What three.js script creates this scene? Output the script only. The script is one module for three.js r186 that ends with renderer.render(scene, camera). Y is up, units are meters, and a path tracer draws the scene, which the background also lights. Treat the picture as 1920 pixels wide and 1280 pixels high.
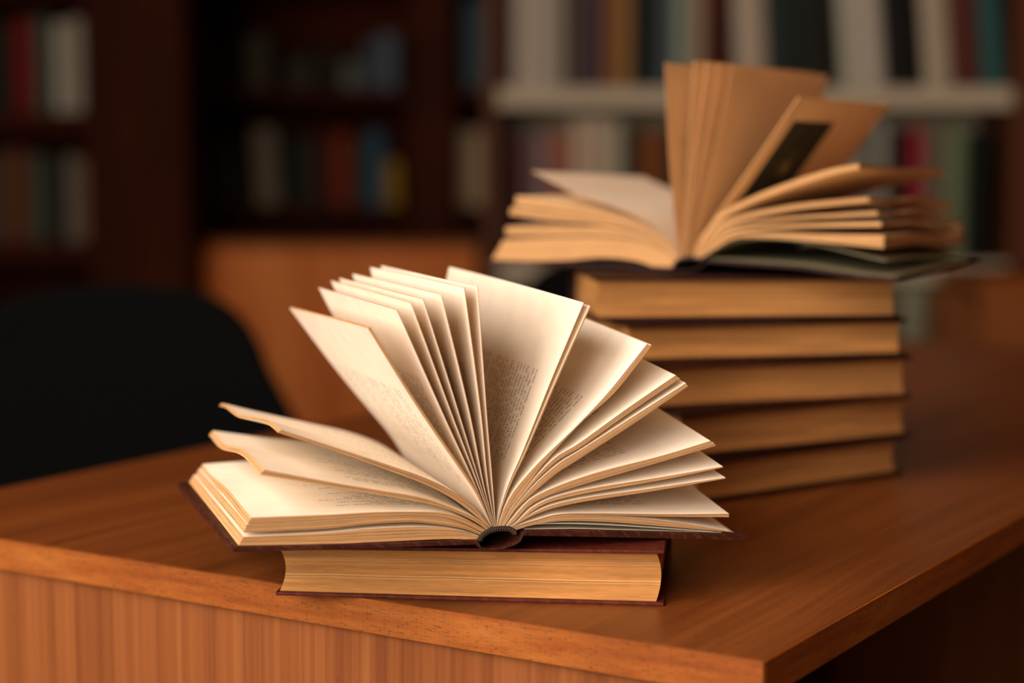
import * as THREE from 'three';
import { mergeGeometries } from 'three/addons/utils/BufferGeometryUtils.js';
import { RoundedBoxGeometry } from 'three/addons/geometries/RoundedBoxGeometry.js';
import { RectAreaLightUniformsLib } from 'three/addons/lights/RectAreaLightUniformsLib.js';

// ---------------------------------------------------------------- camera, sky, light, exposure
const scene = new THREE.Scene();
const renderer = new THREE.WebGLRenderer({ antialias: true });
renderer.toneMapping = THREE.LinearToneMapping;
renderer.toneMappingExposure = 1.0;
renderer.shadowMap.enabled = true;
renderer.shadowMap.type = THREE.PCFSoftShadowMap;

const DESK_Y = 0.75;                                  // height of the desk top
const camera = new THREE.PerspectiveCamera(21.04, 1.5, 0.05, 40);
camera.position.set(0, DESK_Y + 0.237, 0);
camera.rotation.set(-THREE.MathUtils.degToRad(5.995), 0, 0);
camera.focus = 0.968;
camera.userData.fStop = 3.1;

scene.background = new THREE.Color().setRGB(0.55, 0.55, 0.55);   // overcast sky outside the window

RectAreaLightUniformsLib.init();
const WIN = { z0: -0.75, z1: 1.8, y0: 0.85, y1: 3.1, x: -1.6 };     // tall window in the left wall
const WIN2 = { x0: -1.5, x1: -0.4, y0: 0.85, y1: 3.1, z: 2.1 };     // unseen window added behind the viewer as soft front fill
const DAYLIGHT = new THREE.Color().setRGB(1.0, 0.92, 0.845), DAY = 9.2;
function windowLight(w, hgt, pos, to) {
  const l = new THREE.RectAreaLight(DAYLIGHT, DAY, w, hgt);
  l.name = 'window_daylight'; l.position.set(...pos); l.lookAt(...to); scene.add(l);
}
windowLight(WIN.z1 - WIN.z0, WIN.y1 - WIN.y0, [WIN.x + 0.02, (WIN.y0 + WIN.y1) / 2, (WIN.z0 + WIN.z1) / 2], [WIN.x + 5, (WIN.y0 + WIN.y1) / 2, (WIN.z0 + WIN.z1) / 2]);
windowLight(WIN2.x1 - WIN2.x0, WIN2.y1 - WIN2.y0, [(WIN2.x0 + WIN2.x1) / 2, (WIN2.y0 + WIN2.y1) / 2, WIN2.z - 0.02], [(WIN2.x0 + WIN2.x1) / 2, (WIN2.y0 + WIN2.y1) / 2, WIN2.z - 5]);  // front fill coming through the added window

// ---------------------------------------------------------------- helpers
let seed = 20240611;
const rnd = () => { seed = (Math.imul(seed, 1664525) + 1013904223) >>> 0; return seed / 4294967296; };
const rr = (a, b) => a + (b - a) * rnd();
const rad = THREE.MathUtils.degToRad;
const used = new Map();
function numbered(name) { const n = used.get(name) ?? 0; used.set(name, n + 1); return n ? `${name}_${String(n).padStart(3, '0')}` : name; }
function thing(name, label, category, [x, y, z] = [0, 0, 0], turn = 0, group) {
  const o = new THREE.Group(); o.name = numbered(name); o.position.set(x, y, z); o.rotation.y = turn;
  o.userData = { label, category }; if (group) o.userData.group = group;
  scene.add(o); return o;
}
function part(name, geometry, material, parent, label) {
  const m = new THREE.Mesh(geometry, material); m.name = name; m.castShadow = m.receiveShadow = true;
  if (label) m.userData.label = label;
  parent.add(m); return m;
}
function struct(name, geometry, material, label, category) {
  const m = part(name, geometry, material, scene); m.userData = { kind: 'structure', label, category }; return m;
}
const box = (x0, x1, y0, y1, z0, z1) => new THREE.BoxGeometry(x1 - x0, y1 - y0, z1 - z0).translate((x0 + x1) / 2, (y0 + y1) / 2, (z0 + z1) / 2);
const rbox = (x0, x1, y0, y1, z0, z1, r = 0.002, s = 2) => new RoundedBoxGeometry(x1 - x0, y1 - y0, z1 - z0, s, r).translate((x0 + x1) / 2, (y0 + y1) / 2, (z0 + z1) / 2);
// box-projected uv in metres: u runs along the grain axis
function grainUV(g, axis) {
  const p = g.attributes.position, n = g.attributes.normal, uv = new Float32Array(p.count * 2);
  for (let i = 0; i < p.count; i++) {
    const P = [p.getX(i), p.getY(i), p.getZ(i)], N = [Math.abs(n.getX(i)), Math.abs(n.getY(i)), Math.abs(n.getZ(i))];
    const k = N.indexOf(Math.max(...N)), rest = [0, 1, 2].filter((a) => a !== k);
    const a = rest.includes(axis) ? axis : rest[0], b = rest.find((q) => q !== a);
    uv[2 * i] = P[a]; uv[2 * i + 1] = P[b];
  }
  g.setAttribute('uv', new THREE.BufferAttribute(uv, 2)); return g;
}

// ---- noise and textures
function hash(x, y, s) { let h = Math.imul(x | 0, 374761393) ^ Math.imul(y | 0, 668265263) ^ Math.imul(s | 0, 2147483647 - 61); h = Math.imul(h ^ (h >>> 13), 1274126177); return ((h ^ (h >>> 16)) >>> 0) / 4294967296; }
function vnoise(x, y, s, px = 1e9, py = 1e9) {           // value noise that repeats every px, py cells
  const x0 = Math.floor(x), y0 = Math.floor(y), fx = x - x0, fy = y - y0, u = fx * fx * (3 - 2 * fx), v = fy * fy * (3 - 2 * fy);
  const w = (a, b) => hash(((a % px) + px) % px, ((b % py) + py) % py, s);
  const a = w(x0, y0), b = w(x0 + 1, y0), c = w(x0, y0 + 1), d = w(x0 + 1, y0 + 1);
  return a + (b - a) * u + (c - a) * v + (a - b - c + d) * u * v;
}
function dataTex(w, h, fn, srgb = true) {
  const d = new Uint8Array(w * h * 4), c = [0, 0, 0];
  for (let y = 0; y < h; y++) for (let x = 0; x < w; x++) {
    fn(x, y, c); const i = (y * w + x) * 4;
    d[i] = Math.max(0, Math.min(255, c[0])); d[i + 1] = Math.max(0, Math.min(255, c[1])); d[i + 2] = Math.max(0, Math.min(255, c[2])); d[i + 3] = 255;
  }
  const t = new THREE.DataTexture(d, w, h); t.magFilter = THREE.LinearFilter; t.minFilter = THREE.LinearFilter;
  t.wrapS = t.wrapT = THREE.RepeatWrapping; if (srgb) t.colorSpace = THREE.SRGBColorSpace; t.needsUpdate = true; return t;
}
// beech veneer: u along the grain. size in metres
function woodTex(w, h, U, V, base, dark, light, o) {
  return dataTex(w, h, (x, y, c) => {
    const a = x / w, b = y / h;
    const warp = (vnoise(a * 3, b * 5, 11, 3, 5) - 0.5) * 0.03;
    const bb = b + warp;
    let t = 0.5 + 0.5 * (vnoise(a * 2, bb * o.broad, 1, 2, o.broad) - 0.5) + 0.45 * (vnoise(a * 4, bb * o.broad * 3, 2, 4, o.broad * 3) - 0.5) + 0.4 * (vnoise(a * 8, bb * o.fine, 3, 8, o.fine) - 0.5);
    t += 0.25 * (vnoise(a * o.grainU, b * o.fine * 2, 4, o.grainU, o.fine * 2) - 0.5);
    t = Math.max(0, Math.min(1, t));
    for (let k = 0; k < 3; k++) c[k] = dark[k] + (base[k] - dark[k]) * Math.min(1, t * 2) + (light[k] - base[k]) * Math.max(0, t * 2 - 1);
    const f = vnoise(a * o.fleckU, b * o.fleckV, 5, o.fleckU, o.fleckV);           // short pores
    if (f > o.fleck) { const q = Math.min(1, (f - o.fleck) / 0.08) * o.fleckAmt; for (let k = 0; k < 3; k++) c[k] *= 1 - q; }
    const g = vnoise(a * o.fleckU * 0.7 + 7, b * o.fleckV * 0.8, 6, Math.round(o.fleckU * 0.7), Math.round(o.fleckV * 0.8));
    if (g > o.fleck + 0.03) { const q = Math.min(1, (g - o.fleck - 0.03) / 0.08) * o.fleckAmt * 0.6; for (let k = 0; k < 3; k++) c[k] += (light[k] * 1.08 - c[k]) * q; }
  });
}
function fit(t, U, V) { t.repeat.set(1 / U, 1 / V); return t; }

// ---------------------------------------------------------------- materials
const std = (o) => new THREE.MeshPhysicalMaterial(o);
const woodTop = fit(woodTex(2048, 2048, 0.8, 0.64, [107, 54, 19], [91, 44, 14], [121, 64, 25], { broad: 30, fine: 260, grainU: 30, fleckU: 220, fleckV: 640, fleck: 0.86, fleckAmt: 0.22 }), 0.8, 0.64);
const woodBand = fit(woodTex(2048, 512, 0.32, 0.04, [131, 67, 18], [110, 52, 12], [149, 86, 32], { broad: 3, fine: 12, grainU: 30, fleckU: 110, fleckV: 190, fleck: 0.74, fleckAmt: 0.28 }), 0.32, 0.04);
const woodPanel = fit(woodTex(1024, 2048, 0.7, 0.64, [118, 64, 27], [103, 53, 21], [132, 76, 36], { broad: 64, fine: 330, grainU: 12, fleckU: 60, fleckV: 600, fleck: 0.93, fleckAmt: 0.12 }), 0.7, 0.64);
const woodLight = fit(woodTex(512, 512, 0.7, 0.64, [214, 118, 52], [190, 96, 38], [228, 136, 68], { broad: 10, fine: 60, grainU: 20, fleckU: 40, fleckV: 160, fleck: 0.86, fleckAmt: 0.15 }), 0.7, 0.64);
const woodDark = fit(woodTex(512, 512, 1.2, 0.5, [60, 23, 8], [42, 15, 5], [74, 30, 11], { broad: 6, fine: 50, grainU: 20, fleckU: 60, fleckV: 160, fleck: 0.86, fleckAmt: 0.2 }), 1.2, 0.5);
const M = {
  deskTop: std({ map: woodTop, roughness: 0.38, specularIntensity: 0.55, bumpMap: woodTop, bumpScale: 0.00012 }),
  deskBand: std({ map: woodBand, roughness: 0.55, specularIntensity: 0.3, bumpMap: woodBand, bumpScale: 0.00012 }),
  deskPanel: std({ map: woodPanel, roughness: 0.6, specularIntensity: 0.25 }),
  lightPanel: std({ map: woodLight, roughness: 0.6, specularIntensity: 0.25 }),
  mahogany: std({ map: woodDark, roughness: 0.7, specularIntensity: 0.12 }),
  paleShelf: std({ color: '#a5967e', specularIntensity: 0.3, roughness: 0.65 }),
  brownUpright: std({ color: '#4e2812', specularIntensity: 0.3, roughness: 0.6 }),
  darkBack: std({ map: woodDark, roughness: 0.9, specularIntensity: 0.1 }),
  wall: std({ color: '#75492a', roughness: 0.95 }),
  ceiling: std({ color: '#c8a880', roughness: 0.95 }),
  floor: std({ color: '#33200f', roughness: 0.7 }),
  frame: std({ color: '#cfc8ba', roughness: 0.6 }),
  glass: std({ color: '#ffffff', transmission: 1, roughness: 0, thickness: 0 }),
  chairFabric: std({ color: '#050504', roughness: 0.95, specularIntensity: 0.2 }),
  chairPlastic: std({ color: '#0b0b0a', roughness: 0.6 }),
  steel: std({ color: '#8a8a8a', roughness: 0.35, metalness: 0.9 }),
};

// ---------------------------------------------------------------- the room
const RX0 = WIN.x, RX1 = 2.9, RZ0 = -6.1, RZ1 = WIN2.z, RY = 3.9, TH = 0.2;
{
  struct('floor', box(RX0 - TH, RX1 + TH, -0.1, 0, RZ0 - TH, RZ1 + TH), M.floor, 'dark brown library floor under the desks', 'floor');
  struct('ceiling', box(RX0 - TH, RX1 + TH, RY, RY + 0.1, RZ0 - TH, RZ1 + TH), M.ceiling, 'plain ceiling above the reading room', 'ceiling');
  struct('wall_back', box(RX0 - TH, RX1 + TH, 0, RY, RZ0 - TH, RZ0), M.wall, 'wall behind the bookcases', 'wall');
  struct('wall_right', box(RX1, RX1 + TH, 0, RY, RZ0, RZ1), M.wall, 'wall on the right of the reading room', 'wall');
  // a wall with one opening, drawn as (along, up) and given its thickness
  const holed = (a0, a1, w0, w1, y0, y1) => {
    const s = new THREE.Shape([[a0, 0], [a1, 0], [a1, RY], [a0, RY]].map(([a, b]) => new THREE.Vector2(a, b)));
    s.holes.push(new THREE.Path([[w0, y0], [w1, y0], [w1, y1], [w0, y1]].map(([a, b]) => new THREE.Vector2(a, b))));
    return new THREE.ExtrudeGeometry(s, { depth: TH, bevelEnabled: false });
  };
  struct('wall_left', holed(-RZ1, -RZ0, -WIN.z1, -WIN.z0, WIN.y0, WIN.y1).rotateY(Math.PI / 2).translate(RX0 - TH, 0, 0), M.wall, 'wall on the left with the tall window', 'wall');
  struct('wall_front', holed(RX0 - TH, RX1 + TH, WIN2.x0, WIN2.x1, WIN2.y0, WIN2.y1).translate(0, 0, RZ1), M.wall, 'wall behind the viewer with the added fill window', 'wall');
  // window units in a frame of their own: x across, y up, room towards +z
  const unit = (name, label, w, y0, y1, pos, turn) => {
    const g = new THREE.Group(); g.name = name; g.userData = { kind: 'structure', label, category: 'window' }; g.position.set(...pos); g.rotation.y = turn; scene.add(g);
    const f = 0.06, a = w / 2;
    part('window_frame', mergeGeometries([box(-a, a, y0, y0 + f, -0.12, -0.06), box(-a, a, y1 - f, y1, -0.12, -0.06), box(-a, -a + f, y0 + f, y1 - f, -0.12, -0.06), box(a - f, a, y0 + f, y1 - f, -0.12, -0.06), box(-0.03, 0.03, y0 + f, y1 - f, -0.12, -0.06)]), M.frame, g);
    part('pane', box(-a + f, -0.03, y0 + f, y1 - f, -0.093, -0.087), M.glass, g);
    part('pane', box(0.03, a - f, y0 + f, y1 - f, -0.093, -0.087), M.glass, g);
    part('window_sill', rbox(-a - 0.05, a + 0.05, y0 - 0.031, y0 - 0.001, 0.0005, 0.1, 0.005), M.frame, g);
  };
  unit('window_1', 'tall window in the left wall that lights the desk', WIN.z1 - WIN.z0, WIN.y0, WIN.y1, [RX0, 0, (WIN.z0 + WIN.z1) / 2], Math.PI / 2);
  unit('window_2', 'unseen window added behind the viewer to fill the pages with light', WIN2.x1 - WIN2.x0, WIN2.y0, WIN2.y1, [(WIN2.x0 + WIN2.x1) / 2, 0, RZ1], Math.PI);
}

// ---------------------------------------------------------------- desks
// local frame of a desk: origin on the floor under the near corner, +x along the short end, -z along the length
function makeDesk(label, pos, turn, W, L, H, panel = M.deskPanel, inner = panel) {
  const d = thing('desk', label, 'desk', pos, turn, 'wooden library desks');
  const T = 0.019;
  part('tabletop', grainUV(rbox(0.0008, W - 0.0008, H - T, H, -L + 0.0008, -0.0008, 0.0012, 1), 2), M.deskTop, d);
  part('edge_band', grainUV(rbox(0, W, H - T + 0.0002, H - 0.0003, -0.0012, 0.0004, 0.0003, 1), 0), M.deskBand, d, 'flecked wooden edge strip across the end of the desktop');
  part('edge_band', grainUV(rbox(-0.0004, 0.0012, H - T + 0.0002, H - 0.0003, -L, -0.0012, 0.0003, 1), 2), M.deskBand, d);
  part('edge_band', grainUV(rbox(W - 0.0012, W + 0.0004, H - T + 0.0002, H - 0.0003, -L, -0.0012, 0.0003, 1), 2), M.deskBand, d);
  part('end_panel', grainUV(box(0.006, W - 0.006, 0.0, H - T - 0.0003, -0.023, -0.005), 1), panel, d);
  part('end_panel', grainUV(box(0.006, W - 0.006, 0.0, H - T - 0.0003, -L + 0.005, -L + 0.023), 1), panel, d);
  const px = 0.10;
  part('modesty_panel', grainUV(box(px - 0.008, px + 0.008, 0.22, H - T - 0.0003, -L + 0.024, -0.024), 1), inner, d);
  return d;
}
// the reading desk: near corner at (0.117, -0.834); its end runs back to the left, its length back to the right
const DESK_A = rad(147.9);                                // direction of the short end
makeDesk('reading desk with orange-brown beech top carrying the open books', [0.1169, 0, -0.8337], 0, 0.636, 1.42, DESK_Y, M.deskPanel, M.mahogany).rotation.y = 0;  // inner panel darkened with mahogany to deepen the shade under the desk
{
  const d = scene.children[scene.children.length - 1];
  // local +x -> along the short end (mirror-free): put the group's x axis along A reversed, with the origin at the far-left corner
  d.rotation.y = rad(147.9 - 180);
  d.position.set(0.1169 + Math.cos(DESK_A) * 0.636, 0, -0.8337 - Math.sin(DESK_A) * 0.636);
  d.name = 'reading_desk'; d.userData.group = undefined; delete d.userData.group;
}
makeDesk('second desk of orange-brown wood standing before the dark bookcase', [-0.93, 0, -4.86], 0, 0.84, 0.5, 0.742, M.lightPanel).name = 'office_desk';
makeDesk('brown wooden desk at the right edge beyond the stack of books', [0.876, 0, -3.45], 0, 1.2, 0.33, 0.742).name = 'side_desk';

// ---------------------------------------------------------------- bookcases
function bookcase(label, x0, x1, zf, depth, top, shelves, mat, sideMat, thick, backMat = M.darkBack, sideT = 0.028) {
  const c = thing('bookcase', label, 'bookcase', [0, 0, 0], 0, 'library bookcases');
  part('back_panel', box(x0, x1, 0.05, top, zf - depth, zf - depth + 0.01), backMat, c);
  part('side_panel', rbox(x0 - sideT, x0, 0, top, zf - depth, zf, 0.003, 1), sideMat, c);
  part('side_panel', rbox(x1, x1 + sideT, 0, top, zf - depth, zf, 0.003, 1), sideMat, c);
  for (const y of shelves) part('shelf', rbox(x0, x1, y - thick, y, zf - depth + 0.01, zf - 0.004, 0.003, 1), mat, c);
  part('top_panel', rbox(x0 - sideT, x1 + sideT, top, top + 0.03, zf - depth, zf + 0.01, 0.003, 1), sideMat, c);
  part('plinth', box(x0, x1, 0, 0.06, zf - depth + 0.02, zf - 0.03), sideMat, c);
  return c;
}
bookcase('pale grey bookcase behind the stack of books, brown uprights', -0.03, 1.045, -3.86, 0.30, 2.1, [0.39, 0.747, 1.113, 1.48, 1.84], M.paleShelf, M.brownUpright, 0.042, M.paleShelf);
bookcase('dark bookcase at the right edge of the picture', 1.075 + 0.028, 2.1, -3.86, 0.30, 2.1, [0.39, 0.747, 1.113, 1.48, 1.84], M.brownUpright, M.brownUpright, 0.03);
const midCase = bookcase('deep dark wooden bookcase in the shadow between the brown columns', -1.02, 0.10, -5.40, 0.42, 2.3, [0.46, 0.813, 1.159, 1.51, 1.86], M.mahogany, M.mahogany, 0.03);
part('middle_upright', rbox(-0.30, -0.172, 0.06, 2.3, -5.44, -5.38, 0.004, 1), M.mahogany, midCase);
bookcase('dark wooden bookcase at the left edge of the picture', -1.56, -1.062, -4.62, 0.32, 2.3, [0.41, 0.75, 1.077, 1.41, 1.75], M.mahogany, M.mahogany, 0.05);
{
  const c = thing('wooden_column', 'wide dark red-brown wooden column beside the left bookcase', 'column', [0, 0, 0]);
  part('shaft', grainUV(rbox(-1.033, -0.81, 0.08, RY - 0.1, -4.84, -4.6, 0.006, 1), 1), M.mahogany, c);
  part('base', rbox(-1.0335, -0.805, 0, 0.08, -4.845, -4.59, 0.006, 1), M.mahogany, c);
  part('capital', rbox(-1.0335, -0.805, RY - 0.1, RY - 0.002, -4.845, -4.59, 0.006, 1), M.mahogany, c);
}

// ---------------------------------------------------------------- books on the shelves
const clothCache = new Map();
function cloth(rgb) { const key = rgb.join(); if (!clothCache.has(key)) clothCache.set(key, std({ color: new THREE.Color(`rgb(${key})`), roughness: 0.7, specularIntensity: 0.25 })); return clothCache.get(key); }
const shelfPaper = std({ color: '#c9b58f', roughness: 0.95 });
const ORD = ['first', 'second', 'third', 'fourth', 'fifth', 'sixth', 'seventh', 'eighth', 'ninth', 'tenth', 'eleventh', 'twelfth', 'thirteenth', 'fourteenth', 'fifteenth', 'sixteenth', 'seventeenth', 'eighteenth', 'nineteenth', 'twentieth', 'twenty-first', 'twenty-second', 'twenty-third', 'twenty-fourth'];
function shelfBook(x0, x1, y, h, z, depth, rgb, label, group, lean) {
  const w = x1 - x0 - 0.0012, b = thing('shelf_book', label, 'book', [(x0 + x1) / 2, y, z], 0, group);
  b.rotation.z = rad(lean);
  const t = Math.min(0.003, w * 0.14), r = Math.min(0.008, w * 0.28), s = new THREE.Shape(), hw = w / 2;
  // U-shaped case: two boards and a rounded spine towards the room (shape y = towards the room)
  s.moveTo(-hw, -depth); s.lineTo(-hw, -r); s.quadraticCurveTo(-hw * 0.6, 0, 0, 0); s.quadraticCurveTo(hw * 0.6, 0, hw, -r); s.lineTo(hw, -depth);
  s.lineTo(hw - t, -depth); s.lineTo(hw - t, -r - t * 0.4); s.quadraticCurveTo(0, -t * 1.6, -hw + t, -r - t * 0.4); s.lineTo(-hw + t, -depth); s.closePath();
  const lift = Math.abs(Math.sin(rad(lean))) * hw;
  part('cover', new THREE.ExtrudeGeometry(s, { depth: h, bevelEnabled: false, curveSegments: 5 }).rotateX(Math.PI / 2).translate(0, h + lift, 0), cloth(rgb), b);
  part('page_block', box(-hw + t, hw - t, 0.003 + lift, h - 0.004 + lift, -depth + 0.004, -r - t), shelfPaper, b);
  return b;
}
const ROW_R1 = [  // cover colours scaled per bookcase, taking some of its light and shade in
  [-0.027,0.0,0.267,[48,35,25],'dark brown',0],
  [0.002,0.045,0.295,[154,140,124],'pale grey-beige',0],
  [0.045,0.081,0.278,[164,152,137],'cream grey',0],
  [0.081,0.115,0.256,[129,121,104],'grey-green',0],
  [0.117,0.156,0.273,[70,55,50],'brown-purple',0],
  [0.156,0.189,0.244,[62,52,60],'dusky purple',0],
  [0.19,0.222,0.284,[115,75,43],'orange-brown',0],
  [0.222,0.251,0.256,[134,97,53],'ochre',0],
  [0.253,0.308,0.278,[23,29,26],'black-teal',0],
  [0.309,0.338,0.295,[71,80,84],'slate blue',0],
  [0.339,0.373,0.267,[118,127,110],'grey-green',0],
  [0.374,0.405,0.284,[138,115,90],'beige',0],
  [0.406,0.449,0.29,[62,23,15],'dark red-brown',0],
  [0.471,0.534,0.278,[155,139,120],'light beige',3],
  [0.536,0.593,0.267,[31,40,36],'dark teal',3],
  [0.595,0.681,0.29,[26,25,18],'black-green',3],
  [0.695,0.738,0.284,[155,150,131],'pale grey',5],
  [0.739,0.785,0.295,[162,152,136],'off-white',5],
  [0.787,0.864,0.273,[15,14,10],'black',5],
  [0.867,0.921,0.29,[155,140,118],'light beige',5],
  [0.923,0.984,0.267,[75,35,26],'red-brown',5],
  [0.987,1.032,0.284,[39,75,72],'teal',5]
];
const ROW_R2 = [
  [-0.026,-0.005,0.272,[36,27,20],'dark brown',0],
  [-0.003,0.02,0.26,[63,22,24],'dark crimson',0],
  [0.021,0.049,0.258,[94,65,61],'dusty mauve',0],
  [0.05,0.079,0.266,[119,101,98],'mauve-grey',0],
  [0.08,0.102,0.277,[140,79,55],'brick orange',0],
  [0.103,0.124,0.269,[144,96,77],'salmon',0],
  [0.126,0.163,0.3,[166,143,118],'cream',0],
  [0.164,0.204,0.303,[164,144,122],'pale cream',0],
  [0.205,0.238,0.296,[144,136,113],'pale grey-green',0],
  [0.24,0.267,0.283,[37,30,22],'blackish brown',0],
  [0.268,0.317,0.274,[104,58,24],'rust brown',0],
  [0.318,0.342,0.277,[77,49,27],'brown',0],
  [0.385,0.43,0.283,[92,77,58],'taupe',0],
  [0.431,0.475,0.272,[118,104,86],'beige',0],
  [0.476,0.52,0.285,[65,58,46],'dark olive',0],
  [0.588,0.634,0.277,[132,120,99],'sand',0],
  [0.769,0.794,0.292,[132,129,113],'grey',0],
  [0.795,0.818,0.283,[36,22,17],'black-brown',0],
  [0.819,0.838,0.277,[63,18,20],'dark maroon',0],
  [0.84,0.869,0.281,[137,24,44],'bright crimson',0],
  [0.87,0.914,0.285,[92,81,65],'taupe',0],
  [0.915,0.957,0.283,[94,104,75],'sage green',0],
  [0.962,1.014,0.276,[11,12,7],'black',0]
];
const ROW_R3 = [
  [0.769,0.821,0.305,[95,81,61],'taupe',0],
  [0.826,0.88,0.308,[128,124,100],'grey-green',0],
  [0.881,0.932,0.305,[95,61,28],'brown',0],
  [0.935,0.991,0.289,[15,18,13],'black-green',0]
];
const ROW_M1 = [  // both rows of this bookcase dimmed, its shade put into the colours
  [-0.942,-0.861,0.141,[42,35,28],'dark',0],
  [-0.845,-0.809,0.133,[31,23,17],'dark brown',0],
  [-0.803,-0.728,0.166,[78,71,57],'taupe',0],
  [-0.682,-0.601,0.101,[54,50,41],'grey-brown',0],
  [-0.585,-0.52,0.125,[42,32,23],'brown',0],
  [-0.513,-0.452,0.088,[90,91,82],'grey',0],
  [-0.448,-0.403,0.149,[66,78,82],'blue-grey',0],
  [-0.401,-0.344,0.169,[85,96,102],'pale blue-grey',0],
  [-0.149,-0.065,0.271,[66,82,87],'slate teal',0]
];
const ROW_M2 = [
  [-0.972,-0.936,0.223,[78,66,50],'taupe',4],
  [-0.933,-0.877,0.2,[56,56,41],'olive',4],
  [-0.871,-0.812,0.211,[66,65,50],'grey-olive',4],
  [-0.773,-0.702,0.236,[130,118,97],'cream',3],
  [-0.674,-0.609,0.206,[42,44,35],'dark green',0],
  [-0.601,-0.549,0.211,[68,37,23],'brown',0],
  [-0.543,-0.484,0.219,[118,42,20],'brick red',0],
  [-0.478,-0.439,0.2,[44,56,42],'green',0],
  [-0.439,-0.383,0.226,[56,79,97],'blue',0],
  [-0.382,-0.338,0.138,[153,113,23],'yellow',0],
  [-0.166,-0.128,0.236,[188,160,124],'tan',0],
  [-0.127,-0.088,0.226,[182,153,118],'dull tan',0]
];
const ROW_L1 = [
  [-1.425,-1.37,0.207,[68,56,44],'brown',0],
  [-1.368,-1.319,0.214,[33,44,39],'dark green',0],
  [-1.316,-1.264,0.224,[44,39,30],'dark olive',0],
  [-1.259,-1.212,0.232,[121,24,21],'red',0],
  [-1.209,-1.169,0.24,[71,82,69],'grey-green',0],
  [-1.16,-1.122,0.224,[174,167,152],'white',0],
  [-1.121,-1.087,0.235,[170,157,136],'cream white',0]
];
const ROW_L2 = [
  [-1.411,-1.359,0.207,[56,56,45],'olive',0],
  [-1.357,-1.308,0.221,[80,68,56],'taupe',0],
  [-1.302,-1.272,0.228,[104,80,56],'tan',0],
  [-1.271,-1.237,0.235,[117,57,39],'brick red',0],
  [-1.231,-1.182,0.221,[71,80,63],'grey-green',0],
  [-1.177,-1.141,0.207,[44,33,25],'dark brown',0],
  [-1.136,-1.103,0.218,[117,112,100],'pale grey',0],
  [-1.102,-1.084,0.207,[145,109,80],'salmon',0]
];

function fillRow(row, y, z, depth, where, group) {
  row.forEach(([x0, x1, h, rgb, words, lean], i) => shelfBook(x0, x1, y + 0.0005, h, z - rr(0, 0.02), depth, rgb, `${words} book, ${ORD[i]} from the left on the ${where}`, group, lean));
}
fillRow(ROW_R1, 1.113, -3.872, 0.19, 'upper visible shelf of the pale bookcase', 'books on the upper pale shelf');
fillRow(ROW_R2, 0.747, -3.872, 0.19, 'middle visible shelf of the pale bookcase', 'books on the middle pale shelf');
fillRow(ROW_R3, 0.39, -3.872, 0.19, 'lowest visible shelf of the pale bookcase', 'books on the lowest pale shelf');
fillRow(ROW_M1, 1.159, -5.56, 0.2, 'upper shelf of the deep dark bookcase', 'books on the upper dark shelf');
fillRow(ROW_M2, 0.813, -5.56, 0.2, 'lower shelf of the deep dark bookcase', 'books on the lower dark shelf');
fillRow(ROW_L1, 1.077, -4.68, 0.2, 'upper shelf of the left bookcase', 'books on the upper left shelf');
fillRow(ROW_L2, 0.75, -4.68, 0.2, 'lower shelf of the left bookcase', 'books on the lower left shelf');
shelfBook(1.125, 1.165, 0.748, 0.27, -3.9, 0.19, [90, 36, 52], 'dark plum book standing in the bookcase at the right edge', 'books in the right bookcase', 0);

// ---------------------------------------------------------------- office chairs
function chair(label, pos, turn, topW, botW, top, backH) {
  const c = thing('office_chair', label, 'chair', pos, turn, 'black office chairs');
  const s = new THREE.Shape(), y0 = top - backH, r = 0.07;
  s.moveTo(-botW / 2 + 0.05, y0); s.quadraticCurveTo(-botW / 2 - 0.01, y0, -botW / 2, y0 + 0.08);
  s.lineTo(-topW / 2 - 0.01, top - r * 1.3); s.quadraticCurveTo(-topW / 2 + 0.01, top - 0.012, -topW / 2 + r * 1.2, top - 0.004);
  s.quadraticCurveTo(0, top + 0.006, topW / 2 - r * 1.2, top - 0.004); s.quadraticCurveTo(topW / 2 - 0.01, top - 0.012, topW / 2 + 0.01, top - r * 1.3);
  s.lineTo(botW / 2, y0 + 0.08); s.quadraticCurveTo(botW / 2 + 0.01, y0, botW / 2 - 0.05, y0); s.closePath();
  const bend = (g, k) => { const p = g.attributes.position; for (let i = 0; i < p.count; i++) p.setZ(i, p.getZ(i) + k * p.getX(i) ** 2); g.computeVertexNormals(); return g; };
  part('backrest', bend(new THREE.ExtrudeGeometry(s, { depth: 0.035, bevelEnabled: true, bevelSize: 0.012, bevelThickness: 0.014, bevelSegments: 3, curveSegments: 10 }).translate(0, 0, -0.24), 0.5), M.chairFabric, c);
  part('back_support', rbox(-0.035, 0.035, 0.40, y0 + 0.18, -0.275, -0.258, 0.006), M.chairPlastic, c);
  part('seat', rbox(-0.23, 0.23, 0.42, 0.49, -0.22, 0.24, 0.03, 4), M.chairFabric, c);
  part('seat_bracket', rbox(-0.05, 0.05, 0.396, 0.42, -0.272, 0.08, 0.006), M.chairPlastic, c);
  part('gas_column', new THREE.CylinderGeometry(0.022, 0.028, 0.30, 20).translate(0, 0.246, 0), M.steel, c);
  part('hub', new THREE.CylinderGeometry(0.04, 0.045, 0.06, 20).translate(0, 0.10, 0), M.chairPlastic, c);
  for (let k = 0; k < 5; k++) {
    const a = k * Math.PI * 0.4 + 0.3;
    part('leg', new RoundedBoxGeometry(0.27, 0.026, 0.04, 2, 0.008).rotateZ(-0.08).translate(0.16, 0.085, 0).rotateY(a), M.chairPlastic, c);
    part('caster', new THREE.CylinderGeometry(0.028, 0.028, 0.03, 18).rotateX(Math.PI / 2).translate(0.28, 0.028, 0).rotateY(a), M.chairPlastic, c);
  }
  return c;
}
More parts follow.
